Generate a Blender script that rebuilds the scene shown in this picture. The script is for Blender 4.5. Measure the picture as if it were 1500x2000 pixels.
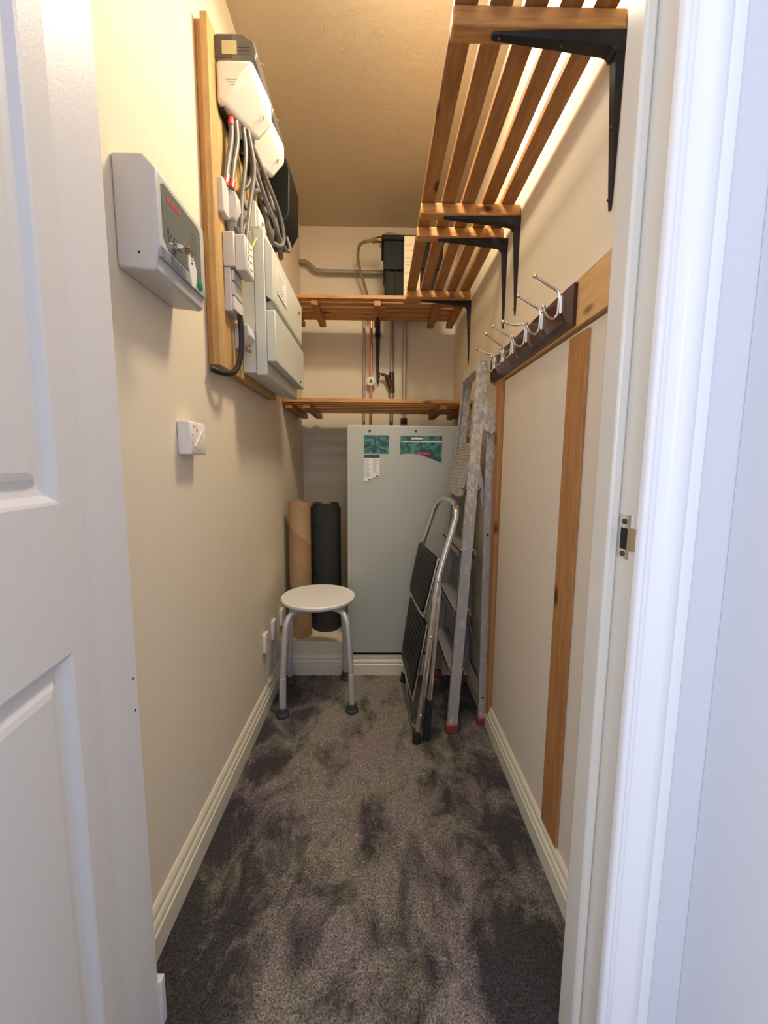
import bpy, bmesh, math, random
from mathutils import Vector, Matrix
random.seed(7)
for o in list(bpy.data.objects): bpy.data.objects.remove(o)
S = bpy.context.scene
COL = S.collection
# ------------------------------------------------------------------ camera
CAMH = 1.07
FPX, PIT, YAW, ROL = 773.7, .1161, .0152, -.0078
cp, sp, cy, sy = math.cos(PIT), math.sin(PIT), math.cos(YAW), math.sin(YAW)
Fv = Vector((sy*cp, cy*cp, -sp)); R0 = Vector((cy, -sy, 0)); U0 = R0.cross(Fv)
Rv = R0*math.cos(ROL) - U0*math.sin(ROL); Uv = U0*math.cos(ROL) + R0*math.sin(ROL)
cam = bpy.data.cameras.new('camera'); camo = bpy.data.objects.new('camera', cam); COL.objects.link(camo)
cam.sensor_fit = 'VERTICAL'; cam.sensor_height = 24; cam.lens = 24*FPX/2000; cam.clip_start = .02
camo.matrix_world = Matrix(((Rv.x, Uv.x, -Fv.x, 0), (Rv.y, Uv.y, -Fv.y, 0), (Rv.z, Uv.z, -Fv.z, CAMH), (0, 0, 0, 1)))
S.camera = camo
# ------------------------------------------------------------------ view, world, lights
S.view_settings.view_transform = 'Standard'; S.view_settings.look = 'None'; S.view_settings.gamma = 1
S.view_settings.use_curve_mapping = False
S.view_settings.exposure = 1.0
W = bpy.data.worlds.new('world'); S.world = W; W.use_nodes = True
W.node_tree.nodes['Background'].inputs[0].default_value = (.72, .80, 1, 1)
W.node_tree.nodes['Background'].inputs[1].default_value = .66

def light(name, kind, loc, energy, color, size=.1, aim=None, sy_=None):
    l = bpy.data.lights.new(name, kind); l.energy = energy; l.color = color
    if kind == 'AREA':
        l.size = size
        if sy_: l.shape = 'RECTANGLE'; l.size_y = sy_
    else: l.shadow_soft_size = size
    o = bpy.data.objects.new(name, l); COL.objects.link(o); o.location = loc
    if aim is not None: o.rotation_euler = (Vector(aim)-Vector(loc)).to_track_quat('-Z', 'Y').to_euler()
    return o
cl_ = light('ceiling_lamp_down', 'AREA', (.10, 1.27, 2.455), 7.6, (1, .84, .61), .22, (.10, 1.27, 0)); cl_.data.shape = 'DISK'
light('ceiling_lamp_glow', 'POINT', (.09, 1.12, 2.36), 3.7, (1, .84, .62), .10)
light('hall_window_daylight', 'AREA', (-1.25, -1.45, 1.45), 26, (.74, .80, 1), .9, (.35, .5, 1.0), 1.5)

# ------------------------------------------------------------------ materials
def nt(name):
    m = bpy.data.materials.new(name); m.use_nodes = True
    n = m.node_tree.nodes; return m, n, m.node_tree.links, n['Principled BSDF']
def mat(name, col, rough=.5, metal=0, noise=0, nscale=20, bump=0, bscale=60, spec=.5, stretch=(1, 1, 1), trans=0, coat=0):
    m, n, L, b = nt(name)
    b.inputs['Base Color'].default_value = (*col, 1); b.inputs['Roughness'].default_value = rough
    b.inputs['Metallic'].default_value = metal; b.inputs['Specular IOR Level'].default_value = spec
    b.inputs['Transmission Weight'].default_value = trans; b.inputs['Coat Weight'].default_value = coat
    tc = n.new('ShaderNodeTexCoord'); mp = n.new('ShaderNodeMapping'); mp.inputs['Scale'].default_value = stretch
    L.new(tc.outputs['Object'], mp.inputs['Vector'])
    if noise:
        t = n.new('ShaderNodeTexNoise'); t.inputs['Scale'].default_value = nscale; t.inputs['Detail'].default_value = 5
        L.new(mp.outputs[0], t.inputs['Vector'])
        mx = n.new('ShaderNodeMix'); mx.data_type = 'RGBA'
        mx.inputs[6].default_value = (*[c*(1-noise) for c in col], 1); mx.inputs[7].default_value = (*[min(1, c*(1+noise)) for c in col], 1)
        L.new(t.outputs['Fac'], mx.inputs[0]); L.new(mx.outputs[2], b.inputs['Base Color'])
    if bump:
        t = n.new('ShaderNodeTexNoise'); t.inputs['Scale'].default_value = bscale; t.inputs['Detail'].default_value = 4
        L.new(mp.outputs[0], t.inputs['Vector'])
        bp = n.new('ShaderNodeBump'); bp.inputs['Strength'].default_value = bump; bp.inputs['Distance'].default_value = .004
        L.new(t.outputs['Fac'], bp.inputs['Height']); L.new(bp.outputs[0], b.inputs['Normal'])
    return m

def wood(name, axis, c1, c2, knots=True, rough=.5):
    """pine: long grain along axis (0 x, 1 y, 2 z) with dark knots"""
    m, n, L, b = nt(name)
    tc = n.new('ShaderNodeTexCoord'); gm = n.new('ShaderNodeNewGeometry')
    sc = [9, 9, 9]; sc[axis] = .9
    mp = n.new('ShaderNodeMapping'); mp.inputs['Scale'].default_value = sc; L.new(gm.outputs['Position'], mp.inputs['Vector'])
    t = n.new('ShaderNodeTexNoise'); t.inputs['Scale'].default_value = 5; t.inputs['Detail'].default_value = 6; t.inputs['Distortion'].default_value = 1.2
    L.new(mp.outputs[0], t.inputs['Vector'])
    w = n.new('ShaderNodeTexNoise'); w.inputs['Scale'].default_value = 26; w.inputs['Detail'].default_value = 3
    L.new(mp.outputs[0], w.inputs['Vector'])
    ad = n.new('ShaderNodeMath'); ad.operation = 'MULTIPLY_ADD'; ad.inputs[1].default_value = .45
    L.new(w.outputs['Fac'], ad.inputs[0]); L.new(t.outputs['Fac'], ad.inputs[2])
    r = n.new('ShaderNodeValToRGB'); r.color_ramp.elements[0].position = .5; r.color_ramp.elements[1].position = .95
    r.color_ramp.elements[0].color = (*c2, 1); r.color_ramp.elements[1].color = (*c1, 1)
    L.new(ad.outputs[0], r.inputs[0])
    out = r.outputs[0]
    if knots:
        sc2 = [11, 11, 11]; sc2[axis] = 4.2
        mp2 = n.new('ShaderNodeMapping'); mp2.inputs['Scale'].default_value = sc2; L.new(gm.outputs['Position'], mp2.inputs['Vector'])
        v = n.new('ShaderNodeTexVoronoi'); v.inputs['Scale'].default_value = 1.0; L.new(mp2.outputs[0], v.inputs['Vector'])
        kr = n.new('ShaderNodeValToRGB'); kr.color_ramp.elements[0].position = .07; kr.color_ramp.elements[1].position = .15
        kr.color_ramp.elements[0].color = (1, 1, 1, 1); kr.color_ramp.elements[1].color = (0, 0, 0, 1)
        L.new(v.outputs['Distance'], kr.inputs[0])
        mx = n.new('ShaderNodeMix'); mx.data_type = 'RGBA'; mx.inputs[7].default_value = (c2[0]*.25, c2[1]*.2, c2[2]*.2, 1)
        L.new(kr.outputs[0], mx.inputs[0]); L.new(out, mx.inputs[6]); out = mx.outputs[2]
    L.new(out, b.inputs['Base Color']); b.inputs['Roughness'].default_value = rough
    bp = n.new('ShaderNodeBump'); bp.inputs['Strength'].default_value = .15; bp.inputs['Distance'].default_value = .002
    L.new(w.outputs['Fac'], bp.inputs['Height']); L.new(bp.outputs[0], b.inputs['Normal'])
    return m

PC1, PC2 = (.62, .33, .11), (.40, .17, .045)
M = {}
M['pine_x'] = wood('pine_x', 0, PC1, PC2); M['pine_y_shaded'] = wood('pine_y_shaded', 1, (.46, .22, .075), (.28, .11, .032)); M['pine_z'] = wood('pine_z', 2, PC1, PC2)  # y-grain pine is the same wood darkened, carrying the shade on slat undersides
M['pale_y'] = wood('pale_pine_y', 1, (.72, .46, .20), (.58, .33, .12), rough=.6)
M['batten'] = wood('batten_pine', 2, (.50, .25, .085), (.36, .15, .045), rough=.45)
M['ply'] = wood('plywood', 2, (.55, .36, .15), (.42, .25, .09), False, .6)
M['plyedge'] = wood('edge_pine', 2, (.60, .31, .10), (.42, .18, .05), False, .5)
M['mahog'] = mat('mahogany', (.045, .010, .012), .25, noise=.35, nscale=30, stretch=(1, .1, 1), coat=.3)
M['lining'] = mat('cream_white_gloss', (.74, .70, .61), .25)
M['white_paint'] = mat('white_gloss_paint', (.84, .83, .82), .2, bump=.05, bscale=25)
M['door_paint'] = mat('door_satin_paint', (.74, .725, .70), .38, bump=.08, bscale=300, noise=.02, nscale=40)
M['cream_paint'] = mat('cream_gloss_paint', (.78, .72, .55), .3, bump=.05)
M['hall_wall'] = mat('hall_wall_paint', (.66, .66, .68), .7, bump=.08, bscale=120)
M['plastic_w'] = mat('white_plastic', (.82, .78, .72), .4)
M['plastic_g'] = mat('grey_plastic', (.58, .56, .54), .42)
M['plastic_m'] = mat('mid_grey_plastic', (.23, .23, .235), .45)
M['cu'] = mat('consumer_unit_enamel', (.60, .62, .56), .35)
M['cu_d'] = mat('flap_grey', (.40, .42, .38), .35)
M['boiler'] = mat('boiler_enamel', (.44, .46, .41), .38, noise=.05, nscale=3)
M['black'] = mat('black_plastic', (.010, .010, .010), .4, spec=.2)
M['blackm'] = mat('black_bracket_enamel', (.020, .019, .021), .4, spec=.25, bump=.1, bscale=80)
M['rubber'] = mat('black_rubber', (.015, .015, .015), .7)
M['rubber_g'] = mat('grey_rubber', (.05, .055, .055), .6)
M['chrome'] = mat('chrome', (.78, .77, .75), .12, 1)
M['steel'] = mat('brushed_steel', (.66, .62, .55), .28, 1)
M['alu_tube'] = mat('satin_aluminium', (.66, .66, .67), .36, .5)
M['copper'] = mat('copper_pipe', (.72, .32, .16), .3, 1, noise=.2, nscale=12)
M['pipe'] = mat('painted_pipe', (.50, .45, .36), .4, .3, noise=.15, nscale=9)
M['pipegrey'] = mat('grey_pipe', (.33, .30, .24), .45, .3, noise=.1)
M['brass'] = mat('dull_brass', (.30, .21, .11), .4, .9)
M['bronze'] = mat('dark_bronze', (.10, .06, .035), .45, .6, noise=.3)
M['braid'] = mat('braided_hose', (.36, .30, .22), .4, .7, bump=.9, bscale=400)
M['seat'] = mat('seat_plastic', (.80, .79, .75), .42, bump=.1, bscale=220)
M['card'] = None
M['under'] = mat('felt_underlay', (.035, .038, .04), .95, noise=.5, nscale=60, bump=1, bscale=220)
M['tread'] = mat('black_ribbed_tread', (.014, .013, .010), .4, spec=.22, bump=.4, bscale=160)
M['red'] = mat('red_plastic', (.30, .05, .035), .5, noise=.3, nscale=40)
M['redsleeve'] = mat('red_sleeve', (.75, .06, .06), .4)
M['cable'] = mat('grey_cable', (.15, .147, .14), .45)
M['cable_d'] = mat('dark_cable', (.10, .085, .075), .5)
M['cable_b'] = mat('black_cable', (.012, .012, .012), .3)
M['earth'] = mat('earth_wire', (.45, .60, .10), .4)
M['paper'] = mat('white_label', (.78, .76, .72), .6)
M['ink'] = mat('printed_ink', (.10, .10, .11), .6)
M['inkl'] = mat('faint_print', (.45, .44, .42), .6)
M['navy'] = mat('navy_band', (.05, .05, .12), .5)
M['green'] = mat('green_plastic', (.01, .22, .07), .45)
M['window'] = mat('grey_display_panel', (.15, .165, .15), .35)
M['lcd'] = mat('cream_display', (.58, .53, .33), .5)
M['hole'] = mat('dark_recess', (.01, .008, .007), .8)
M['carton'] = mat('cream_carton', (.72, .62, .42), .7, noise=.08)
M['crate'] = mat('black_crate_plastic', (.012, .013, .011), .55, spec=.15)

def wallmat(name, col, dirt=.06, bump=.12):
    m, n, L, b = nt(name)
    g = n.new('ShaderNodeNewGeometry')
    t = n.new('ShaderNodeTexNoise'); t.inputs['Scale'].default_value = 2.2; t.inputs['Detail'].default_value = 4; L.new(g.outputs['Position'], t.inputs['Vector'])
    mx = n.new('ShaderNodeMix'); mx.data_type = 'RGBA'; mx.inputs[6].default_value = (*[c*(1-dirt) for c in col], 1); mx.inputs[7].default_value = (*[min(1, c*(1+dirt)) for c in col], 1)
    L.new(t.outputs['Fac'], mx.inputs[0]); L.new(mx.outputs[2], b.inputs['Base Color'])
    t2 = n.new('ShaderNodeTexNoise'); t2.inputs['Scale'].default_value = 45; t2.inputs['Detail'].default_value = 5; L.new(g.outputs['Position'], t2.inputs['Vector'])
    bp = n.new('ShaderNodeBump'); bp.inputs['Strength'].default_value = bump; bp.inputs['Distance'].default_value = .003
    L.new(t2.outputs['Fac'], bp.inputs['Height']); L.new(bp.outputs[0], b.inputs['Normal'])
    b.inputs['Roughness'].default_value = .6; b.inputs['Specular IOR Level'].default_value = .3
    return m
M['wall'] = wallmat('cream_emulsion', (.79, .70, .545))
M['panel'] = wallmat('cream_board', (.74, .66, .54), .03, .05)

def ceilmat():
    m, n, L, b = nt('stippled_plaster')
    b.inputs['Base Color'].default_value = (.56, .48, .34, 1); b.inputs['Roughness'].default_value = .55
    g = n.new('ShaderNodeNewGeometry')
    t1 = n.new('ShaderNodeTexNoise'); t1.inputs['Scale'].default_value = 14; t1.inputs['Detail'].default_value = 8; t1.inputs['Distortion'].default_value = 1.6; t1.inputs['Roughness'].default_value = .6
    L.new(g.outputs['Position'], t1.inputs['Vector'])
    # comb strokes: noise stretched along a direction that itself wanders
    t0 = n.new('ShaderNodeTexNoise'); t0.inputs['Scale'].default_value = 2.5; L.new(g.outputs['Position'], t0.inputs['Vector'])
    mr = n.new('ShaderNodeMath'); mr.operation = 'MULTIPLY'; mr.inputs[1].default_value = 9; L.new(t0.outputs['Fac'], mr.inputs[0])
    vr = n.new('ShaderNodeVectorRotate'); vr.rotation_type = 'Z_AXIS'; L.new(g.outputs['Position'], vr.inputs['Vector']); L.new(mr.outputs[0], vr.inputs['Angle'])
    mp = n.new('ShaderNodeMapping'); mp.inputs['Scale'].default_value = (10, 70, 1); L.new(vr.outputs[0], mp.inputs['Vector'])
    t2 = n.new('ShaderNodeTexNoise'); t2.inputs['Scale'].default_value = 1; t2.inputs['Detail'].default_value = 3; L.new(mp.outputs[0], t2.inputs['Vector'])
    r2 = n.new('ShaderNodeValToRGB'); r2.color_ramp.elements[0].position = .62; r2.color_ramp.elements[1].position = .74; L.new(t2.outputs['Fac'], r2.inputs[0])
    ad = n.new('ShaderNodeMath'); ad.operation = 'MULTIPLY_ADD'; ad.inputs[1].default_value = .35; L.new(r2.outputs[0], ad.inputs[0]); L.new(t1.outputs['Fac'], ad.inputs[2])
    vo = n.new('ShaderNodeTexVoronoi'); vo.inputs['Scale'].default_value = 9; L.new(g.outputs['Position'], vo.inputs['Vector'])
    vr2 = n.new('ShaderNodeValToRGB'); vr2.color_ramp.elements[0].position = .05; vr2.color_ramp.elements[1].position = .11; vr2.color_ramp.elements[0].color = (1, 1, 1, 1); vr2.color_ramp.elements[1].color = (0, 0, 0, 1); L.new(vo.outputs['Distance'], vr2.inputs[0])
    ad2 = n.new('ShaderNodeMath'); ad2.operation = 'MULTIPLY_ADD'; ad2.inputs[1].default_value = .5; L.new(vr2.outputs[0], ad2.inputs[0]); L.new(ad.outputs[0], ad2.inputs[2]); ad = ad2
    bp = n.new('ShaderNodeBump'); bp.inputs['Strength'].default_value = .65; bp.inputs['Distance'].default_value = .004
    L.new(ad.outputs[0], bp.inputs['Height']); L.new(bp.outputs[0], b.inputs['Normal'])
    return m
M['ceil'] = ceilmat()

def carpetmat():
    m, n, L, b = nt('grey_carpet_pile')
    g = n.new('ShaderNodeNewGeometry')
    def noise(scale, detail, dist=0, st=(1, 1, 1), rough=.5):
        mp = n.new('ShaderNodeMapping'); mp.inputs['Scale'].default_value = st; L.new(g.outputs['Position'], mp.inputs['Vector'])
        t = n.new('ShaderNodeTexNoise'); t.inputs['Scale'].default_value = scale; t.inputs['Detail'].default_value = detail; t.inputs['Distortion'].default_value = dist
        t.inputs['Roughness'].default_value = rough; L.new(mp.outputs[0], t.inputs['Vector']); return t
    big = noise(6.5, 6, .5, (1.25, .8, 1), .68)
    # worn tracks along both sides of the walkway: |x| distance
    sx = n.new('ShaderNodeSeparateXYZ'); L.new(g.outputs['Position'], sx.inputs[0])
    ab = n.new('ShaderNodeMath'); ab.operation = 'ABSOLUTE'; ab2 = n.new('ShaderNodeMath'); ab2.operation = 'ADD'; ab2.inputs[1].default_value = .02
    L.new(sx.outputs[0], ab2.inputs[0]); L.new(ab2.outputs[0], ab.inputs[0])
    side = n.new('ShaderNodeMapRange'); side.inputs[1].default_value = .17; side.inputs[2].default_value = .34; side.inputs[3].default_value = 0; side.inputs[4].default_value = .13; side.interpolation_type = 'SMOOTHSTEP'
    L.new(ab.outputs[0], side.inputs[0])
    near = n.new('ShaderNodeMapRange'); near.inputs[1].default_value = 1.35; near.inputs[2].default_value = .65; near.inputs[3].default_value = 0; near.inputs[4].default_value = .07
    L.new(sx.outputs[1], near.inputs[0])
    a = n.new('ShaderNodeMath'); a.operation = 'SUBTRACT'; L.new(big.outputs['Fac'], a.inputs[0]); L.new(side.outputs[0], a.inputs[1])
    a2 = n.new('ShaderNodeMath'); a2.operation = 'SUBTRACT'; L.new(a.outputs[0], a2.inputs[0]); L.new(near.outputs[0], a2.inputs[1])
    r = n.new('ShaderNodeValToRGB'); r.color_ramp.elements[0].position = .31; r.color_ramp.elements[1].position = .50
    r.color_ramp.elements[0].color = (.070, .062, .070, 1); r.color_ramp.elements[1].color = (.36, .33, .29, 1)
    L.new(a2.outputs[0], r.inputs[0])
    fine = noise(210, 4, 0, (1, 1, 1), .8); rf = n.new('ShaderNodeValToRGB'); rf.color_ramp.elements[0].position = .36; rf.color_ramp.elements[1].position = .66
    rf.color_ramp.elements[0].color = (.2, .2, .2, 1); rf.color_ramp.elements[1].color = (2.1, 2.05, 1.95, 1); L.new(fine.outputs['Fac'], rf.inputs[0])
    mid = noise(75, 4, 1.5, (1, 1, 1), .7); rm = n.new('ShaderNodeValToRGB'); rm.color_ramp.elements[0].position = .3; rm.color_ramp.elements[1].position = .7
    rm.color_ramp.elements[0].color = (.6, .58, .6, 1); rm.color_ramp.elements[1].color = (1.4, 1.4, 1.38, 1); L.new(mid.outputs['Fac'], rm.inputs[0])
    m1 = n.new('ShaderNodeMix'); m1.data_type = 'RGBA'; m1.blend_type = 'MULTIPLY'; m1.inputs[0].default_value = 1; L.new(r.outputs[0], m1.inputs[6]); L.new(rf.outputs[0], m1.inputs[7])
    m2 = n.new('ShaderNodeMix'); m2.data_type = 'RGBA'; m2.blend_type = 'MULTIPLY'; m2.inputs[0].default_value = 1; L.new(m1.outputs[2], m2.inputs[6]); L.new(rm.outputs[0], m2.inputs[7])
    tn_ = noise(4, 3, 0); tr_ = n.new('ShaderNodeValToRGB'); tr_.color_ramp.elements[0].position = .38; tr_.color_ramp.elements[1].position = .62
    tr_.color_ramp.elements[0].color = (1.0, .90, 1.02, 1); tr_.color_ramp.elements[1].color = (.98, 1.0, .88, 1); L.new(tn_.outputs['Fac'], tr_.inputs[0])
    m3 = n.new('ShaderNodeMix'); m3.data_type = 'RGBA'; m3.blend_type = 'MULTIPLY'; m3.inputs[0].default_value = 1; L.new(m2.outputs[2], m3.inputs[6]); L.new(tr_.outputs[0], m3.inputs[7]); m2 = m3
    L.new(m2.outputs[2], b.inputs['Base Color']); b.inputs['Roughness'].default_value = .95; b.inputs['Specular IOR Level'].default_value = .1
    b.inputs['Sheen Weight'].default_value = .15
    bp = n.new('ShaderNodeBump'); bp.inputs['Strength'].default_value = 1; bp.inputs['Distance'].default_value = .006; L.new(fine.outputs['Fac'], bp.inputs['Height'])
    bp2 = n.new('ShaderNodeBump'); bp2.inputs['Strength'].default_value = .8; bp2.inputs['Distance'].default_value = .012; L.new(mid.outputs['Fac'], bp2.inputs['Height'])
    L.new(bp.outputs[0], bp2.inputs['Normal']); L.new(bp2.outputs[0], b.inputs['Normal'])
    return m
M['carpet'] = carpetmat()

def splatter(name, base, spot, metal, lo=.47, hi=.56, sc=38):
    """aluminium with dried paint splashes"""
    m, n, L, b = nt(name)
    g = n.new('ShaderNodeNewGeometry')
    mp = n.new('ShaderNodeMapping'); mp.inputs['Scale'].default_value = (1, 1, .5); L.new(g.outputs['Position'], mp.inputs['Vector'])
    t = n.new('ShaderNodeTexNoise'); t.inputs['Scale'].default_value = sc; t.inputs['Detail'].default_value = 6; t.inputs['Distortion'].default_value = .8; L.new(mp.outputs[0], t.inputs['Vector'])
    # more paint towards the top of the ladder
    sx = n.new('ShaderNodeSeparateXYZ'); L.new(g.outputs['Position'], sx.inputs[0])
    mr = n.new('ShaderNodeMapRange'); mr.inputs[1].default_value = .7; mr.inputs[2].default_value = 1.1; mr.inputs[3].default_value = -.11; mr.inputs[4].default_value = .03; L.new(sx.outputs[2], mr.inputs[0])
    a = n.new('ShaderNodeMath'); a.operation = 'ADD'; L.new(t.outputs['Fac'], a.inputs[0]); L.new(mr.outputs[0], a.inputs[1])
    r = n.new('ShaderNodeValToRGB'); r.color_ramp.elements[0].position = lo; r.color_ramp.elements[1].position = hi; L.new(a.outputs[0], r.inputs[0])
    mx = n.new('ShaderNodeMix'); mx.data_type = 'RGBA'; mx.inputs[6].default_value = (*base, 1); mx.inputs[7].default_value = (*spot, 1)
    L.new(r.outputs[0], mx.inputs[0]); L.new(mx.outputs[2], b.inputs['Base Color'])
    mm = n.new('ShaderNodeMath'); mm.operation = 'MULTIPLY_ADD'; mm.inputs[1].default_value = -metal; mm.inputs[2].default_value = metal
    L.new(r.outputs[0], mm.inputs[0]); L.new(mm.outputs[0], b.inputs['Metallic']); b.inputs['Roughness'].default_value = .45
    bp = n.new('ShaderNodeBump'); bp.inputs['Strength'].default_value = .3; bp.inputs['Distance'].default_value = .002; L.new(r.outputs[0], bp.inputs['Height']); L.new(bp.outputs[0], b.inputs['Normal'])
    return m
M['alu'] = splatter('paint_splashed_aluminium', (.43, .41, .39), (.68, .62, .49), .25, .45, .60, 75)

def cardmat():
    m, n, L, b = nt('cardboard_spiral')
    tc = n.new('ShaderNodeTexCoord'); sx = n.new('ShaderNodeSeparateXYZ'); L.new(tc.outputs['Object'], sx.inputs[0])
    at = n.new('ShaderNodeMath'); at.operation = 'ARCTAN2'; L.new(sx.outputs[1], at.inputs[0]); L.new(sx.outputs[0], at.inputs[1])
    mu = n.new('ShaderNodeMath'); mu.operation = 'MULTIPLY_ADD'; mu.inputs[1].default_value = .159; L.new(at.outputs[0], mu.inputs[0])
    mz = n.new('ShaderNodeMath'); mz.operation = 'MULTIPLY'; mz.inputs[1].default_value = 3.2; L.new(sx.outputs[2], mz.inputs[0]); L.new(mz.outputs[0], mu.inputs[2])
    fr = n.new('ShaderNodeMath'); fr.operation = 'FRACT'; L.new(mu.outputs[0], fr.inputs[0])
    r = n.new('ShaderNodeValToRGB'); e = r.color_ramp.elements
    e[0].position = 0; e[0].color = (.30, .17, .07, 1); e[1].position = .03; e[1].color = (.42, .26, .13, 1)
    x = e.new(.5); x.color = (.36, .20, .10, 1); x = e.new(.53); x.color = (.47, .31, .17, 1); x = e.new(.97); x.color = (.40, .25, .12, 1)
    L.new(fr.outputs[0], r.inputs[0]); L.new(r.outputs[0], b.inputs['Base Color']); b.inputs['Roughness'].default_value = .7
    return m
M['card'] = cardmat()

def teal(name):
    m, n, L, b = nt(name)
    g = n.new('ShaderNodeNewGeometry'); t = n.new('ShaderNodeTexNoise'); t.inputs['Scale'].default_value = 22; t.inputs['Detail'].default_value = 3; t.inputs['Distortion'].default_value = 1.5
    L.new(g.outputs['Position'], t.inputs['Vector']); r = n.new('ShaderNodeValToRGB'); e = r.color_ramp.elements
    e[0].position = .38; e[0].color = (.025, .045, .06, 1); e[1].position = .62; e[1].color = (.08, .26, .21, 1); x = e.new(.5); x.color = (.025, .12, .10, 1)
    L.new(t.outputs['Fac'], r.inputs[0]); L.new(r.outputs[0], b.inputs['Base Color']); b.inputs['Roughness'].default_value = .4
    return m
M['teal'] = teal('teal_printed_sticker')
def smoky():
    m, n, L, b = nt('smoky_clear_plastic')
    b.inputs['Base Color'].default_value = (.16, .155, .14, 1); b.inputs['Roughness'].default_value = .12
    b.inputs['Alpha'].default_value = .82; b.inputs['Coat Weight'].default_value = .3
    return m
M['smoky'] = smoky()

# ------------------------------------------------------------------ mesh builder
class MB:
    def __init__(s): s.bm = bmesh.new()
    def box(s, x0, x1, y0, y1, z0, z1):
        v = [s.bm.verts.new((x, y, z)) for x in (x0, x1) for y in (y0, y1) for z in (z0, z1)]
        for f in ((0, 1, 3, 2), (4, 6, 7, 5), (0, 4, 5, 1), (2, 3, 7, 6), (0, 2, 6, 4), (1, 5, 7, 3)): s.bm.faces.new([v[i] for i in f])
        return s
    def loft(s, rings, closed=False, caps=True):
        R = [[s.bm.verts.new(p) for p in r] for r in rings]; n = len(R[0])
        for a, b in (list(zip(R, R[1:])) + ([(R[-1], R[0])] if closed else [])):
            for i in range(n): s.bm.faces.new((a[i], a[(i+1) % n], b[(i+1) % n], b[i]))
        if caps and not closed: s.bm.faces.new(R[0][::-1]); s.bm.faces.new(R[-1])
        return s
    def tube(s, pts, r, seg=12, closed=False, smooth=0):
        pts = [Vector(p) for p in pts]
        if smooth: pts = catmull(pts, smooth, closed)
        n = len(pts); rings = []; nrm = None
        for i, p in enumerate(pts):
            if closed: t = (pts[(i+1) % n]-pts[i-1]).normalized()
            else: t = (pts[min(i+1, n-1)]-pts[max(i-1, 0)]).normalized()
            if nrm is None:
                nrm = t.orthogonal().normalized()
            else:
                nrm = (nrm - t*nrm.dot(t)); nrm = nrm.normalized() if nrm.length > 1e-6 else t.orthogonal().normalized()
            b = t.cross(nrm); rr = r[i*(len(r)-1)//max(1, n-1)] if isinstance(r, (list, tuple)) else r
            rings.append([p + nrm*math.cos(a)*rr + b*math.sin(a)*rr for a in [2*math.pi*k/seg for k in range(seg)]])
        return s.loft(rings, closed)
    def cyl(s, p0, p1, r0, r1=None, seg=20):
        r1 = r0 if r1 is None else r1
        p0, p1 = Vector(p0), Vector(p1); t = (p1-p0).normalized(); a_ = t.orthogonal().normalized(); b = t.cross(a_)
        return s.loft([[p + (a_*math.cos(2*math.pi*k/seg) + b*math.sin(2*math.pi*k/seg))*r for k in range(seg)] for p, r in ((p0, r0), (p1, r1))])
    def lathe(s, prof, c, axis=(0, 0, 1), seg=40):
        c = Vector(c); t = Vector(axis).normalized(); a_ = Vector((1, 0, 0)) if abs(t.x) < .9 else Vector((0, 1, 0)); a_ = (a_-t*a_.dot(t)).normalized(); b = t.cross(a_)
        return s.loft([[c + t*z + (a_*math.cos(2*math.pi*k/seg) + b*math.sin(2*math.pi*k/seg))*max(r, 1e-4) for k in range(seg)] for r, z in prof])
    def prism(s, poly, fn, a0, a1):
        """poly of (u, v); fn(u, v, a) -> point"""
        return s.loft([[fn(u, v, a) for u, v in poly] for a in (a0, a1)])
    def hull(s, pts):
        b = bmesh.new(); vs = [b.verts.new(p) for p in pts]; r = bmesh.ops.convex_hull(b, input=vs)
        bmesh.ops.delete(b, geom=[v for v in b.verts if not v.link_faces], context='VERTS')
        bmesh.ops.dissolve_limit(b, angle_limit=.02, verts=b.verts, edges=b.edges)
        me = bpy.data.meshes.new('t'); b.to_mesh(me); s.bm.from_mesh(me); bpy.data.meshes.remove(me); return s
    def sphere(s, c, r, sx=1, sy=1, sz=1):
        m = Matrix.Translation(c) @ Matrix.Diagonal((sx*r, sy*r, sz*r, 1)); bmesh.ops.create_uvsphere(s.bm, u_segments=16, v_segments=10, radius=1, matrix=m); return s
def catmull(P, n, closed=False):
    out = []; N = len(P)
    rng = range(N) if closed else range(N-1)
    for i in rng:
        p1, p2 = P[i], P[(i+1) % N]; p0 = P[i-1] if (closed or i > 0) else p1*2-p2; p3 = P[(i+2) % N] if (closed or i+2 < N) else p2*2-p1
        for k in range(n):
            t = k/n; out.append(.5*((2*p1)+(p2-p0)*t+(2*p0-5*p1+4*p2-p3)*t*t+(3*p1-p0-3*p2+p3)*t**3))
    if not closed: out.append(P[-1])
    return out
WL = {}
def tag(o, label=None, cat=None, group=None, kind=None):
    if label: o['label'] = label
    if cat: o['category'] = cat
    if group: o['group'] = group
    if kind: o['kind'] = kind
    return o
def obj(name, mb, m, parent=None, bevel=0, smooth=True, loc=None):
    bm = mb.bm; bmesh.ops.recalc_face_normals(bm, faces=bm.faces)
    if parent is not None: wl = WL[parent]
    elif loc is not None: wl = Vector(loc)
    else:
        xs = [v.co for v in bm.verts]; wl = Vector(((min(v.x for v in xs)+max(v.x for v in xs))/2, (min(v.y for v in xs)+max(v.y for v in xs))/2, min(v.z for v in xs)))
    org = wl
    if parent is not None:
        org = wl
    for v in bm.verts: v.co -= org
    me = bpy.data.meshes.new(name); bm.to_mesh(me); bm.free()
    me.materials.append(M[m] if isinstance(m, str) else m)
    if smooth:
        for p in me.polygons: p.use_smooth = True
        me.set_sharp_from_angle(angle=math.radians(35))
    o = bpy.data.objects.new(name, me); COL.objects.link(o)
    if parent is not None: o.parent = parent; WL[o] = wl
    else: o.location = wl; WL[o] = wl
    if bevel:
        b = o.modifiers.new('bevel', 'BEVEL'); b.width = bevel; b.segments = 2; b.limit_method = 'ANGLE'; b.angle_limit = math.radians(40)
    return o
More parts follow.
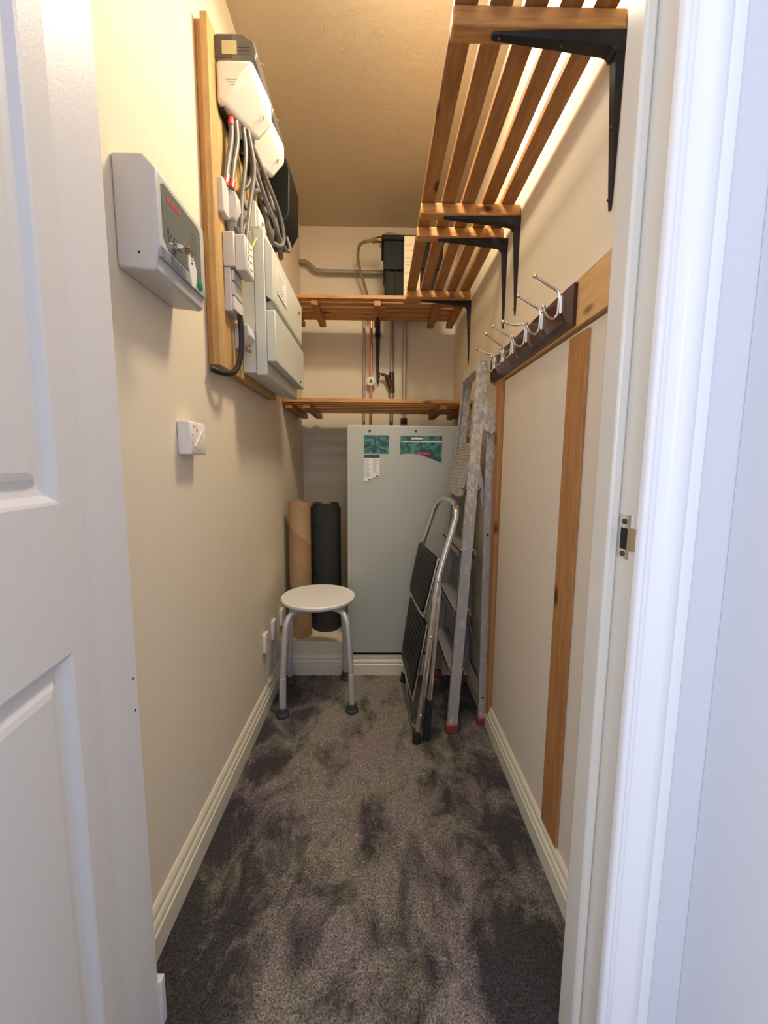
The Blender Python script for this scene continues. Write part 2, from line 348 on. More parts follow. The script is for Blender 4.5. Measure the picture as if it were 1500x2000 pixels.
def thing(name, label, cat, loc, group=None):
    o = bpy.data.objects.new(name, None); COL.objects.link(o); o.location = loc; o.empty_display_size = .05
    WL[o] = Vector(loc); return tag(o, label, cat, group)
def struct(name, mb, m, parent=None, bevel=0, label=None):
    o = obj(name, mb, m, parent, bevel); 
    if parent is None: o['kind'] = 'structure'
    if label: o['label'] = label
    return o
def copy_tree(o, loc, label=None, parent=None, rotz=None):
    c = o.copy(); COL.objects.link(c); c.parent = parent
    if parent is None:
        c.location = loc; WL[c] = Vector(loc)
        if rotz is not None: c.rotation_euler = (0, 0, rotz)
        if label: c['label'] = label
    for ch in [x for x in bpy.data.objects if x.parent == o and x != c]: copy_tree(ch, None, None, c)
    return c

# ------------------------------------------------------------------ room shell
XL, XR, H, YB, YF, YO = -.49, .479, 2.52, 2.61, .645, .54      # walls, ceiling, back wall, door wall inside / outside
DL, DR = -.410, .372                                          # door lining faces
struct('floor', MB().box(-1.6, 1.2, -1.9, YB+.1, -.06, 0), 'carpet')
struct('ceiling', MB().box(XL-.1, XR+.1, YO, YB+.1, H, H+.08), 'ceil')
struct('wall_left', MB().box(XL-.1, XL, YO+.002, YB+.1, 0, H), 'wall')
struct('wall_right', MB().box(XR, XR+.1, YO+.02, YB+.1, 0, H), 'wall')
struct('wall_back', MB().box(XL, XR, YB, YB+.1, 0, H), 'wall')
fw = MB(); fw.box(-1.6, DL-.03, YO, YF, 0, H); fw.box(DR+.03, .60, YO, YF, 0, H); fw.box(DL-.03, DR+.03, YO, YF, 2.03, H)
struct('wall_front', fw, 'hall_wall')
struct('wall_hall_right', MB().box(.492, .60, -1.9, YO-.001, 0, H), 'hall_wall')
# boxed-in plinth the tubes stand on
PZ = .172
struct('trim_1', MB().box(XL, -.150, 1.945, YB, 0, PZ), 'wall', bevel=.003)
# thin skim panel on the right wall between the battens is flush: one board, seen as wall
struct('trim_2', MB().box(XR-.012, XR, .66, 1.50, .02, 1.385), 'panel')

# skirting: ogee profile (d = thickness off the wall, z)
def skprof(hh, th=.018):
    return [(0, 0), (th, 0), (th, hh*.54), (th*.80, hh*.56), (th*.66, hh*.585), (th*.86, hh*.61), (th*.88, hh*.66), (th*.80, hh*.72), (th*.64, hh*.77), (th*.48, hh*.79), (th*.56, hh*.815), (th*.54, hh*.88), (th*.42, hh*.95), (th*.2, hh), (0, hh)]
struct('baseboard_left', MB().prism(skprof(.105), lambda u, v, a: (XL+u, a, v), YF, 1.93), 'cream_paint')
struct('baseboard_right', MB().prism(skprof(.095), lambda u, v, a: (XR-.012-u, a, v), YF, 1.93), 'cream_paint')
struct('baseboard_back', MB().prism(skprof(.103), lambda u, v, a: (a, 1.945-u, v), XL+.016, XR-.028), 'cream_paint')
struct('baseboard_front', MB().box(DR-.009, XR-.03, YF, YF+.014, 0, .10), 'white_paint', bevel=.002)
struct('baseboard_front_left', MB().box(XL+.018, DL+.006, YF, YF+.014, 0, .10), 'door_paint', bevel=.002)

# door lining, stops, architraves
lin = MB(); lin.box(DR, DR+.03, YO, YF, 0, 2.0); struct('trim_3', lin, 'lining')
lin = MB(); lin.box(DL-.03, DL, YO, YF, 0, 2.0); t4 = struct('trim_4', lin, 'door_paint')
for z in (.712, .655): obj('nail_hole', MB().cyl((DL-.0005, .634, z), (DL+.0006, .634, z), .0022, seg=8), 'hole', t4)
struct('trim_5', MB().box(DL-.03, DR+.03, YO, YF, 2.0, 2.03), 'white_paint')
st = MB(); st.box(DR-.017, DR, .598, YF+.001, 0, 2.0); struct('trim_6', st, 'lining', bevel=.004)
struct('trim_8', MB().box(DL, DR, .598, YF, 1.985, 2.0), 'white_paint')
ap = [(0, 0), (.074, 0), (.074, .012), (.071, .016), (.058, .018), (.0545, .0175), (.054, .0145), (.052, .0145), (.0515, .0175), (.046, .0195), (.040, .0205), (.034, .020), (.029, .0165), (.022, .0125), (.015, .0115), (.0145, .0135), (.011, .015), (.007, .0145), (.0065, .0115), (.003, .0115), (.001, .010), (0, .007)]
struct('trim_9', MB().prism(ap, lambda u, v, a: (DR-.012+u, YO-v, a), 0, 2.04), 'white_paint', label='white moulded architrave')
struct('trim_10', MB().prism(ap, lambda u, v, a: (DL-.02-u, YO-v, a), 0, 2.04), 'white_paint')
struct('trim_11', MB().prism(ap, lambda u, v, a: (a, YO-v, 2.02+u), DL-.09, DR+.07), 'white_paint')

# strike plate
sp_ = thing('strike_plate', 'small brass strike plate screwed to the white door frame', 'latch plate', (DR-.001, .585, .965))
pl = MB(); pl.box(DR-.0015, DR, .570, .597, .934, .948); pl.box(DR-.0015, DR, .570, .597, .980, 1.000); pl.box(DR-.0015, DR, .592, .597, .948, .980); pl.box(DR-.0015, DR, .570, .575, .948, .980)
obj('plate', pl, 'steel', sp_)
obj('latch_recess', MB().box(DR-.0008, DR-.0002, .575, .592, .948, .980), 'hole', sp_)
tn = MB(); tn.loft([[(DR-.0015-dx, y, z) for z in (.947, .981) for dx in (0, .0012)][0:1] + [(DR-.0015, y, .981), (DR-.003, y, .981), (DR-.003, y, .947)] for y, dx in ((.571, 0), (.566, 0))])
tn = MB(); tn.prism([(.572, 0), (.562, .001), (.553, .004), (.548, .009), (.5465, .0085), (.5515, .0025), (.561, -.0008), (.572, -.0018)], lambda u, v, a: (DR-.0005+v*1.0, u, a), .948, .982)
obj('lip', tn, 'steel', sp_)
for z in (.941, .990): obj('screw', MB().cyl((DR-.003, .584, z), (DR-.0014, .584, z), .0042), 'bronze', sp_)

# ------------------------------------------------------------------ open panelled door (left)
hinge = Vector((-.405, .545, 0)); dd = Vector((.135, -.991, 0)).normalized(); nn = Vector((.991, .135, 0)).normalized()
def dpt(u, w, z): p = hinge + dd*u + nn*w; return (p.x, p.y, z)       # u from the hinge, w out of the visible face
door = thing('door_1', 'white moulded panel door standing open at the left', 'door', (-.405, .545, 0)); door['kind'] = 'structure'
DW, DH = .755, 1.985
PU = [(.045, .34), (.415, .71)]; PZs = [(.22, .825), (1.019, 1.86)]
db = MB()
us = sorted({0, DW, *[a for p in PU for a in p]}); zs = sorted({.006, DH, *[a for p in PZs for a in p]})
def ispan(u, z): return any(a <= u < b for a, b in PU) and any(a <= z < b for a, b in PZs)
for i in range(len(us)-1):
    for j in range(len(zs)-1):
        if ispan(us[i], zs[j]): continue
        db.prism([(us[i], zs[j]), (us[i+1], zs[j]), (us[i+1], zs[j+1]), (us[i], zs[j+1])], lambda u, v, a: dpt(u, a, v), -.04, 0)
bmesh.ops.remove_doubles(db.bm, verts=db.bm.verts, dist=1e-5)
obj('frame', db, 'door_paint', door, smooth=False)
for pu in PU:
    for pz in PZs:
        pm = MB(); rings = []
        for ins, w in ((0, 0), (.004, -.0015), (.012, -.009), (.020, -.0115), (.024, -.0118), (.032, -.006), (.040, -.004), (.041, -.004)):
            a, b, c_, d_ = pu[0]+ins, pu[1]-ins, pz[0]+ins, pz[1]-ins
            rings.append([dpt(u, w, z) for u, z in ((a, c_), (b, c_), (b, d_), (a, d_))])
        rings = [[dpt(u, -.034, z) for u, z in ((pu[0], pz[0]), (pu[1], pz[0]), (pu[1], pz[1]), (pu[0], pz[1]))]] + rings
        pm.loft(rings); obj('panel', pm, 'door_paint', door, smooth=False)

# ------------------------------------------------------------------ right wall timber
def single(name, mb, m, label, cat, group=None, bevel=0):
    return tag(obj(name, mb, m, None, bevel), label, cat, group)
single('wall_batten', MB().box(XR-.020, XR-.0125, .905, .992, .098, 1.376), 'batten', 'broad upright pine batten on the right wall nearest the door frame', 'batten', 'upright pine battens', .001)
single('wall_batten', MB().box(XR-.028, XR-.0005, 1.505, 1.556, .02, 1.392), 'batten', 'narrow upright pine batten on the right wall beside the stepladder', 'batten', 'upright pine battens', .001)
single('coat_rail', MB().box(XR-.022, XR-.0005, .66, 1.625, 1.392, 1.500), 'pale_y', 'pale pine rail along the right wall behind the dark hook board', 'rail', bevel=.001)
cr = thing('coat_rack', 'dark mahogany hook board with six metal double hooks', 'coat rack', (XR-.022, 1.29, 1.40))
bx = XR-.022
hb = MB(); o_, i_ = [(.958, 1.398), (1.618, 1.398), (1.618, 1.492), (.958, 1.492)], [(.972, 1.412), (1.604, 1.412), (1.604, 1.484), (.972, 1.484)]
hb.loft([[(bx-.0003, y, z) for y, z in o_], [(bx-.009, y, z) for y, z in o_], [(bx-.019, y, z) for y, z in i_]])
obj('backboard', hb, 'mahog', cr)
for y in (1.075, 1.50): obj('screw', MB().cyl((bx-.020, y, 1.425), (bx-.0185, y, 1.425), .004), 'steel', cr)
HX = bx-.0195
for k, (y, dy, dz) in enumerate(((1.002, .0, 0), (1.114, .0, 0), (1.226, .016, -.022), (1.346, .0, 0), (1.445, -.012, .004), (1.547, .012, -.012))):
    r = .0034; h1 = MB()
    h1.tube([(HX-.003, y, 1.449), (HX-.004, y, 1.478), (HX-.010, y+dy*.2, 1.492), (HX-.032, y+dy*.6, 1.504+dz*.6), (HX-.064, y+dy, 1.523+dz)], [r, r, r*.9, r*.8], 10, smooth=5)
    h1.tube([(HX-.003, y, 1.480), (HX-.0045, y, 1.455), (HX-.006, y, 1.438), (HX-.014, y, 1.428), (HX-.026, y, 1.430), (HX-.036, y, 1.441), (HX-.040, y, 1.452)], r, 10, smooth=5)
    h1.sphere((HX-.065, y+dy, 1.524+dz), .0058); h1.sphere((HX-.0405, y, 1.454), .0052)
    h1.hull([(HX+.0012, y-.006, 1.437), (HX+.0012, y+.006, 1.437), (HX+.0012, y-.006, 1.481), (HX+.0012, y+.006, 1.481), (HX-.004, y-.003, 1.440), (HX-.004, y+.003, 1.440), (HX-.004, y-.003, 1.478), (HX-.004, y+.003, 1.478)])
    obj('hook', h1, 'steel', cr)

# ------------------------------------------------------------------ slatted shelf units
SX = [(.141, .186), (.2085, .2525), (.2755, .320), (.3435, .387), (.4095, .4545)]
ZS, TS, ZB = 1.950, .020, 1.915
def side_unit(label, y0, y1, bearers):
    t = thing('slatted_shelf', label, 'shelf', (.30, (y0+y1)/2, ZB), 'slatted pine shelves')
    for a, b in SX: obj('slat', MB().box(a, b, y0, y1, ZS, ZS+TS), 'pine_y_shaded', t, .0015)
    for y, x1 in bearers: obj('bearer', MB().box(.138, x1, y-.019, y+.019, ZB, ZS), 'pine_x', t, .004)
    return t
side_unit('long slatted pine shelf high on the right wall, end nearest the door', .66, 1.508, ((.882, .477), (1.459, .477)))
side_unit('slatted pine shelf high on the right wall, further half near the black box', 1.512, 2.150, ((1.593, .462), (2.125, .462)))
def back_unit(label, yf, z, x0, x1, xs, depth, nb, wall=True):
    t = thing('slatted_shelf', label, 'shelf', ((x0+x1)/2, yf+depth/2, z), 'slatted pine shelves')
    n = nb; w = .0445; g = (depth-n*w)/(n-1)
    for i in range(n):
        y = yf+i*(w+g); obj('slat', MB().box(x0, x1, y, y+w, z, z+.019), 'pine_x', t, .0015)
    for i, x in enumerate(xs): obj('bearer', MB().box(x-.019, x+.019, yf+(.055 if (wall == 2 and x > .1) else .012), yf+depth+(.035 if wall else 0), z-.030, z), 'pine_y_shaded', t, .003)
    return t
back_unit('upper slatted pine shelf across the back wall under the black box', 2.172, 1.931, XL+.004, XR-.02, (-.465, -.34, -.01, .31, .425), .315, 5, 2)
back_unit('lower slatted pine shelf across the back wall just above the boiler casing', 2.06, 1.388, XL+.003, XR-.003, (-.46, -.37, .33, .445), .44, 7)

# shelf brackets (local: corner at the wall, top on the shelf; arm along -X, leg down)
def bracket_mesh(arm=.26, leg=.315):
    mb = MB(); sec = []
    for u in (0, .004, .02, .10, .19, arm-.03):        # tip of horizontal arm -> corner
        f = u/(arm-.03); t = .004+.020*f**1.1; w = .008+.0095*f**.8 if u > 0 else .005
        x = -arm+u; sec.append([(x, -w, 0), (x, w, 0), (x, w*.75, -t), (x, -w*.75, -t)])
    w = .0185
    for k in range(1, 6):                              # inside corner, rounded
        a = k/6*math.pi/2; cx, cz = -.036, -.040; r = .017
        p = (cx+math.sin(a)*r, cz+math.cos(a)*r); q = (-.030+.030*min(1, k/3), 0) if k <= 3 else (0, -.030*(k-3)/3)
        sec.append([(q[0], -w, q[1]), (q[0], w, q[1]), (p[0], w*.75, p[1]), (p[0], -w*.75, p[1])])
    for v in (.035, .10, .18, leg-.06, leg-.02, leg):
        f = 1-(v-.035)/(leg-.035); t = .0035+.013*f**1.1; w = .006+.009*f**.8
        if v == leg: w = .004
        sec.append([(0, -w, -v), (0, w, -v), (-t, w*.75, -v), (-t, -w*.75, -v)])
    return mb.loft(sec)
def screw(mb, p, d, r=.004): p = Vector(p); d = Vector(d); mb.cyl(p, p+d*.003, r, r*.6, 12); return mb
br = thing('shelf_bracket', 'large black metal bracket under the right shelf nearest the door', 'bracket', (XR-.0005, .882, ZB-.0004), 'black shelf brackets')
b_ = bracket_mesh(); 
for v in b_.bm.verts: v.co += WL[br]
obj('arm', b_, 'blackm', br, .0015)
for p, d in (((-.245, 0, -.0055), (0, 0, -1)), ((-.12, 0, -.0135), (0, 0, -1)), ((-.0055, 0, -.295), (-1, 0, 0)), ((-.0105, 0, -.16), (-1, 0, 0))):
    s_ = MB(); screw(s_, Vector(p)+WL[br], d); obj('screw', s_, 'bronze', br)
copy_tree(br, (XR-.0005, 1.459, ZB-.0004), 'black metal bracket under the right shelf where its long half ends, second from the door')
copy_tree(br, (XR-.0005, 1.593, ZB-.0004), 'black metal bracket just behind the middle one, third from the door')
copy_tree(br, (XR-.0005, 2.185, 1.9305), 'black metal bracket at the right end of the upper back shelf')
copy_tree(br, (-.008, YB-.0005, 1.9005), 'black bracket at the middle of the upper back shelf, beside the copper pipe', rotz=math.pi/2)

# ------------------------------------------------------------------ pipes on the back wall
def pipe(name, pts, r, m, label, cat='pipe', group=None, smooth=0): return single(name, MB().tube(pts, r, 14, smooth=smooth), m, label, cat, group)
py = YB-.034
p1 = thing('water_pipe', 'thin painted pipe, leftmost of the upright pipes on the back wall', 'pipe', (-.093, py, 1.27), 'upright pipes on the back wall')
obj('pipe_run', MB().tube([(-.093, py, 1.27), (-.093, py, 2.04)], .0078, 14), 'pipe', p1); obj('coupling', MB().cyl((-.093, py, 1.772), (-.093, py, 1.79), .0115), 'pipe', p1)
p2 = thing('water_pipe', 'bright copper upright pipe with a white valve on the back wall', 'pipe', (-.049, py, 1.27), 'upright pipes on the back wall')
obj('pipe_run', MB().tube([(-.049, py, 1.27), (-.049, py, 2.04)], .0085, 14), 'copper', p2)
vk = MB(); vk.lathe([(.006, 0), (.027, 0), (.030, .004), (.028, .010), (.012, .013), (.001, .013)], (-.049, py-.012, 1.595), (0, -1, 0), 10)
vk = obj('valve_knob', vk, 'plastic_w', p2); tag(vk, 'round white valve knob'); obj('spindle', MB().cyl((-.049, py-.012, 1.595), (-.049, py-.034, 1.595), .010, .008, 8), 'bronze', vk)
p3 = thing('water_pipe', 'grey upright pipe with a dark bronze lever valve', 'pipe', (.081, py, 1.27), 'upright pipes on the back wall')
obj('pipe_run', MB().tube([(.081, py, 1.27), (.081, py, 2.04)], .0115, 14), 'pipegrey', p3)
v3 = MB(); v3.cyl((.081, py, 1.535), (.081, py, 1.655), .019, .017, 14); v3.cyl((.081, py, 1.530), (.081, py, 1.545), .021, .021, 6); v3.tube([(.081, py, 1.56), (.062, py-.01, 1.60), (.045, py-.018, 1.630), (.018, py-.02, 1.638), (.0, py-.02, 1.645)], [.020, .017, .010, .006, .006], 10, smooth=4)
v3.tube([(.0, py-.02, 1.645), (.002, py-.02, 1.618), (-.010, py-.02, 1.606)], .005, 8, smooth=4)
obj('lever_valve', v3, 'bronze', p3)
p4 = thing('water_pipe', 'thickest pale upright pipe, rightmost on the back wall', 'pipe', (.161, py, 1.27), 'upright pipes on the back wall')
obj('pipe_run', MB().tube([(.161, py, 1.27), (.161, py, 2.04)], .0135, 14), 'pipe', p4); obj('union_nut', MB().cyl((.161, py, 1.335), (.161, py, 1.372), .022, None, 6), 'bronze', p4)
pipe('waste_pipe', [(-.488, py, 2.300), (-.455, py, 2.298), (-.43, py, 2.285), (-.40, py, 2.258), (-.36, py, 2.245), (-.2, py, 2.243), (.10, py, 2.240)], .0135, 'pipegrey', 'grey pipe with an S bend running across the top of the back wall', smooth=5)
pipe('overflow_pipe', [(.01, YB-.02, 2.40), (.035, YB-.02, 2.452), (.06, YB-.03, 2.462), (.20, YB-.05, 2.42)], .012, 'pipe', 'cream pipe elbow above the black box', smooth=5)

# ------------------------------------------------------------------ black box, hose and carton on the upper back shelf
bz = 1.9505
cb = thing('storage_crate', 'black plastic box with a rim standing on the upper back shelf', 'box', (.16, 2.36, bz))
c1 = MB(); c1.loft([[(x, y, z) for x, y in ((.022+t, 2.265+t), (.34-t, 2.265+t), (.34-t, 2.47-t), (.022+t, 2.47-t))] for z, t in ((bz, .012), (bz+.17, .006), (bz+.172, .0), (bz+.318, 0))])
obj('tub', c1, 'crate', cb, .004)
obj('rim', MB().box(.010, .350, 2.253, 2.482, bz+.312, bz+.338), 'crate', cb, .006)
rb = MB(); 
for x in (.040, .085): rb.box(x, x+.006, 2.257, 2.264, bz+.02, bz+.165)
rb.box(.022, .122, 2.256, 2.266, bz+.165, bz+.175)
obj('rib', rb, 'crate', cb, .001)
hs = thing('flexible_hose', 'short braided hose with a brass nut curving into the black box', 'hose', (-.06, 2.5, 1.99))
obj('hose', MB().tube([(-.062, 2.535, 1.97), (-.066, 2.53, 2.06), (-.098, 2.52, 2.17), (-.125, 2.48, 2.26), (-.118, 2.43, 2.315), (-.085, 2.40, 2.325), (-.038, 2.38, 2.322)], .0082, 12, smooth=6), 'braid', hs)
obj('nut', MB().cyl((-.040, 2.38, 2.322), (-.010, 2.37, 2.322), .014, None, 6).cyl((-.012, 2.371, 2.322), (.020, 2.37, 2.322), .017, None, 8), 'brass', hs)
ct = thing('carton_stack', 'cream printed packet leaning against the front of the black box', 'packet', (.155, 2.235, bz))
obj('packet', MB().box(.128, .215, 2.212, 2.2515, bz, bz+.31), 'carton', ct, .003)
pr = MB()
for z in (.012, .055, .075, .125, .165, .200, .235, .262): pr.box(.136, .136+random.choice((.03, .045, .06)), 2.2108, 2.2122, bz+z, bz+z+.004)
pr.box(.128, .215, 2.2108, 2.2122, bz+.045, bz+.0475); pr.box(.128, .215, 2.2108, 2.2122, bz+.182, bz+.184)
obj('print', pr, 'inkl', ct)

# ------------------------------------------------------------------ boiler casing
bo = thing('boiler_casing', 'tall grey-green metal boiler cabinet against the back wall', 'boiler', (.16, 2.1, .112))
yb_ = 1.925
bc = MB(); bc.box(-.147, XR-.014, yb_, 2.42, .120, 1.262); obj('casing', bc, 'boiler', bo, .006)
obj('side_fold', MB().box(-.1485, -.128, yb_-.0025, yb_+.004, .123, 1.258), 'boiler', bo, .001)
obj('plinth_gap_shade', MB().box(-.14, XR-.02, yb_+.028, 2.40, 0, .119), 'hole', bo)  # near-black block painting the shadow in the gap under the casing
yy = yb_-.0012
def sticker(name, x0, x1, z0, z1, m, par=bo, t=0): return obj(name, MB().box(x0, x1, yy-t-.001, yb_+.0004, z0, z1), m, par)
s1 = sticker('sticker', -.069, .050, 1.130, 1.215, 'teal'); tag(s1, 'teal printed sticker'); 
s1b = MB(); 
for z, a, b in ((1.142, -.06, -.005), (1.152, -.06, -.015), (1.162, -.045, -.005)): s1b.box(a, b, yy-.002, yy, z, z+.0035)
obj('print', s1b, 'navy', s1)
s2 = MB(); pts = [(.105, 1.214), (.105, 1.128)] + [(.105+.2*k/12, 1.128+.006*math.sin(k/12*5)-.034*(k/12)**2.2) for k in range(1, 13)] + [(.305, 1.214)]
s2.prism(pts, lambda u, v, a: (u, a, v), yy-.001, yb_+.0004); s2 = obj('sticker', s2, 'teal', bo, smooth=False); tag(s2, 'larger teal sticker with a wavy lower edge')
q = MB(); q.box(.110, .305, yy-.002, yy, 1.184, 1.189); q.box(.158, .21, yy-.002, yy, 1.197, 1.206); obj('white_band', q, 'paper', s2)
q = MB(); 
for k in range(6): q.box(.188+k*.011, .196+k*.011, yy-.002, yy, 1.126, 1.135)
obj('red_print', q, 'redsleeve', s2)
w1 = sticker('label_sheet', -.068, -.030, .994, 1.122, 'paper'); w2 = sticker('label_sheet', -.030, .006, 1.012, 1.122, 'paper', t=0)
for w_, a, b, z0 in ((w1, -.068, -.030, .994), (w2, -.0295, .006, 1.012)):
    obj('header', MB().box(a, b, yy-.002, yy, 1.108, 1.122), 'navy', w_)
    l = MB(); z = 1.100
    while z > z0+.02: l.box(a+.003, a+.003+(b-a-.006)*random.uniform(.5, 1), yy-.0018, yy, z, z+.0018); z -= .0062
    obj('print', l, 'inkl', w_); obj('footer', MB().box(b-.020, b-.004, yy-.002, yy, z0+.006, z0+.0105), 'ink', w_)
for x in (-.042, .178): obj('screw', MB().cyl((x, yy, 1.236), (x, yy-.003, 1.236), .0055, .004), 'bronze', bo)

# ------------------------------------------------------------------ tubes on the plinth
tb = thing('cardboard_tube', 'upright brown cardboard tube with a spiral seam in the back left corner', 'tube', (-.405, 2.035, PZ))
t1 = MB(); t1.loft([[(WL[tb].x+r*math.cos(2*math.pi*k/40), 2.035+r*math.sin(2*math.pi*k/40), z) for k in range(40)] for r, z in ((.057, PZ+.0005), (.057, .885), (.051, .885), (.051, PZ+.0005))], closed=True)
obj('tube_wall', t1, 'card', tb)
rc = (-.283, 2.150)
ul = thing('underlay_roll', 'dark grey rolled felt underlay standing beside the cardboard tube', 'roll', (rc[0], rc[1], PZ))
def spiral(r0, r1, turns, z0, z1, th=.006):
    mb = MB(); n = int(turns*36); rings = []
    for k in range(n+1):
        a = 2*math.pi*k/36 - .7; r = r0+(r1-r0)*k/n; wob = 1+.02*math.sin(a*3)
        zt = z1 - .030*max(0, math.sin(a*.5+1.3))**6 - .02*(k/n > .9)
        rings.append([(rc[0]+rr*wob*math.cos(a), rc[1]+rr*wob*math.sin(a), z) for rr, z in ((r, z0), (r+th, z0), (r+th, zt), (r, zt))])
    return mb.loft(rings)
obj('rolled_sheet', spiral(.030, .080, 5, PZ+.0005, .868, .0075), 'under', ul)
obj('core', MB().lathe([(.028, PZ), (.028, .875), (.024, .875), (.024, PZ)], (rc[0], rc[1], 0)), 'card', ul)

# ------------------------------------------------------------------ stool
sc = Vector((-.268, 1.742, 0)); sz = .487
so = thing('stool', 'round white plastic stool on four aluminium legs', 'stool', (sc.x, sc.y, 0))
obj('seat', MB().lathe([(.02, sz-.022), (.150, sz-.024), (.159, sz-.020), (.1655, sz-.012), (.1655, sz-.004), (.160, sz), (.150, sz-.0005), (.05, sz-.002), (.001, sz-.002)], (sc.x, sc.y, 0), seg=64), 'seat', so)
feet = [(-.400, 1.595), (-.112, 1.625), (-.160, 1.890), (-.425, 1.850)]
for i, (fx, fy) in enumerate(feet):
    f = Vector((fx, fy, 0)); d = (Vector((sc.x, sc.y, 0))-f); d.z = 0; L_ = d.length; d.normalize(); perp = Vector((-d.y, d.x, 0))
    top = f + d*.030
    up = [f+Vector((0, 0, .155)), f+d*.006+Vector((0, 0, .25)), f+d*.016+Vector((0, 0, .36)), f+d*.024+Vector((0, 0, .405)), f+d*.042+Vector((0, 0, .432)), f+d*.070+Vector((0, 0, .444)), f+d*.13+Vector((0, 0, .446))]
    lg = obj('leg', MB().tube(up, .0125, 16, smooth=5), 'alu_tube', so)
    obj('extension', MB().cyl(f-d*.004+Vector((0, 0, .03)), f+Vector((0, 0, .172)), .0145, seg=20), 'alu_tube', lg)
    bt = MB(); bt.sphere(f+perp*.013+Vector((0, 0, .16)), .004); obj('height_button', bt, 'steel', lg)
    q = f-d*.004
    ft = obj('rubber_foot', MB().lathe([(.026, 0), (.028, .004), (.0265, .014), (.022, .019), (.020, .040), (.016, .042), (.0145, .042)], (q.x, q.y, .0005), seg=24), 'rubber_g', lg)
obj('under_frame', MB().tube([(sc.x+.085*math.cos(a), sc.y+.085*math.sin(a), .4475) for a in [2*math.pi*k/24 for k in range(24)]], .010, 10, closed=True), 'alu_tube', so)

# ------------------------------------------------------------------ aluminium stepladder leaning on the right wall
al = thing('stepladder', 'folded aluminium stepladder splashed with paint leaning on the right wall', 'ladder', (.37, 1.72, 0))
def bar(mb, a, b, wx, wy, ex=Vector((1, 0, 0))):
    """rectangular bar from a to b, wx wide along ex, wy along Y"""
    a, b = Vector(a), Vector(b); t = (b-a).normalized(); x = (ex-t*ex.dot(t)).normalized(); y = t.cross(x)
    return mb.loft([[p+x*sx_*wx/2+y*sy_*wy/2 for sx_, sy_ in ((-1, -1), (1, -1), (1, 1), (-1, 1))] for p in (a, b)])
def channel(mb, a, b, wx, wy, th=.002, open_=1):
    a, b = Vector(a), Vector(b); t = (b-a).normalized(); ex = Vector((1, 0, 0)); x = (ex-t*ex.dot(t)).normalized(); y = t.cross(x)*open_
    if y.y*open_ < 0: y = -y
    h = wx/2; P_ = [(-h, 0), (h, 0), (h, wy), (h-th, wy), (h-th, th), (-h+th, th), (-h+th, wy), (-h, wy)]
    return mb.loft([[p+x*u+y*v for u, v in P_] for p in (a, b)])
FN0, FN1 = Vector((.303, 1.480, .012)), Vector((.402, 1.576, 1.470))
FF0, FF1 = Vector((.303, 1.925, .012)), Vector((.402, 1.855, 1.470))
RN0, RN1 = Vector((.438, 1.530, .012)), Vector((.440, 1.575, 1.235))
RF0, RF1 = Vector((.438, 1.880, .012)), Vector((.440, 1.850, 1.235))
for a, b, s_, w_ in ((FN0, FN1, 1, .041), (FF0, FF1, -1, .041)):
    st_ = obj('front_stile', channel(MB(), a, b, w_, .022, .0025, s_), 'alu', al)
    fo = MB(); fo.box(a.x-.026, a.x+.026, min(a.y-.004, a.y+s_*.026), max(a.y-.004, a.y+s_*.026), .0005, .036); obj('red_foot', fo, 'red', st_, .004)
for a, b, s_, w_ in ((RN0, RN1, 1, .032), (RF0, RF1, -1, .032)):
    st_ = obj('rear_stile', channel(MB(), a, b, w_, .020, .0025, s_), 'alu', al)
    fo = MB(); fo.box(a.x-.019, a.x+.015, min(a.y-.004, a.y+s_*.024), max(a.y-.004, a.y+s_*.024), .0005, .032); obj('red_foot', fo, 'red', st_, .003)
    if s_ == 1:
        for z in (.12, .80): p = a+(b-a)*((z-.012)/1.223); obj('bolt_hole', MB().cyl((p.x, p.y-.0012, z), (p.x, p.y+.0006, z), .0045), 'hole', st_)
obj('rear_brace', bar(MB(), RN0+Vector((0, .01, .18)), RF0+Vector((0, -.01, .34)), .004, .02), 'alu', al); obj('rear_brace', bar(MB(), RN0+Vector((0, .01, .62)), RF0+Vector((0, -.01, .62)), .004, .03), 'alu', al)
def onfront(z, near): a, b = (FN0, FN1) if near else (FF0, FF1); return a+(b-a)*((z-.012)/1.458)
for z in (.262, .503, .745, .985):
    a, b = onfront(z, True), onfront(z, False)
    tr = MB(); y0, y1 = a.y+.004, b.y-.004
    tr.box(a.x-.036, a.x+.036, y0, y1, z-.004, z); tr.box(a.x-.036, a.x-.033, y0, y1, z-.026, z); tr.box(a.x+.033, a.x+.036, y0, y1, z-.026, z)
    for k in range(7): tr.box(a.x-.030+k*.009, a.x-.027+k*.009, y0, y1, z, z+.0015)
    tt = obj('tread', tr, 'alu', al)
    for sx_ in (-1, 1): obj('red_end_cap', MB().box(a.x+sx_*.031-.006, a.x+sx_*.031+.006, a.y+.004, a.y+.014, z-.022, z+.002), 'red', tt, .003)
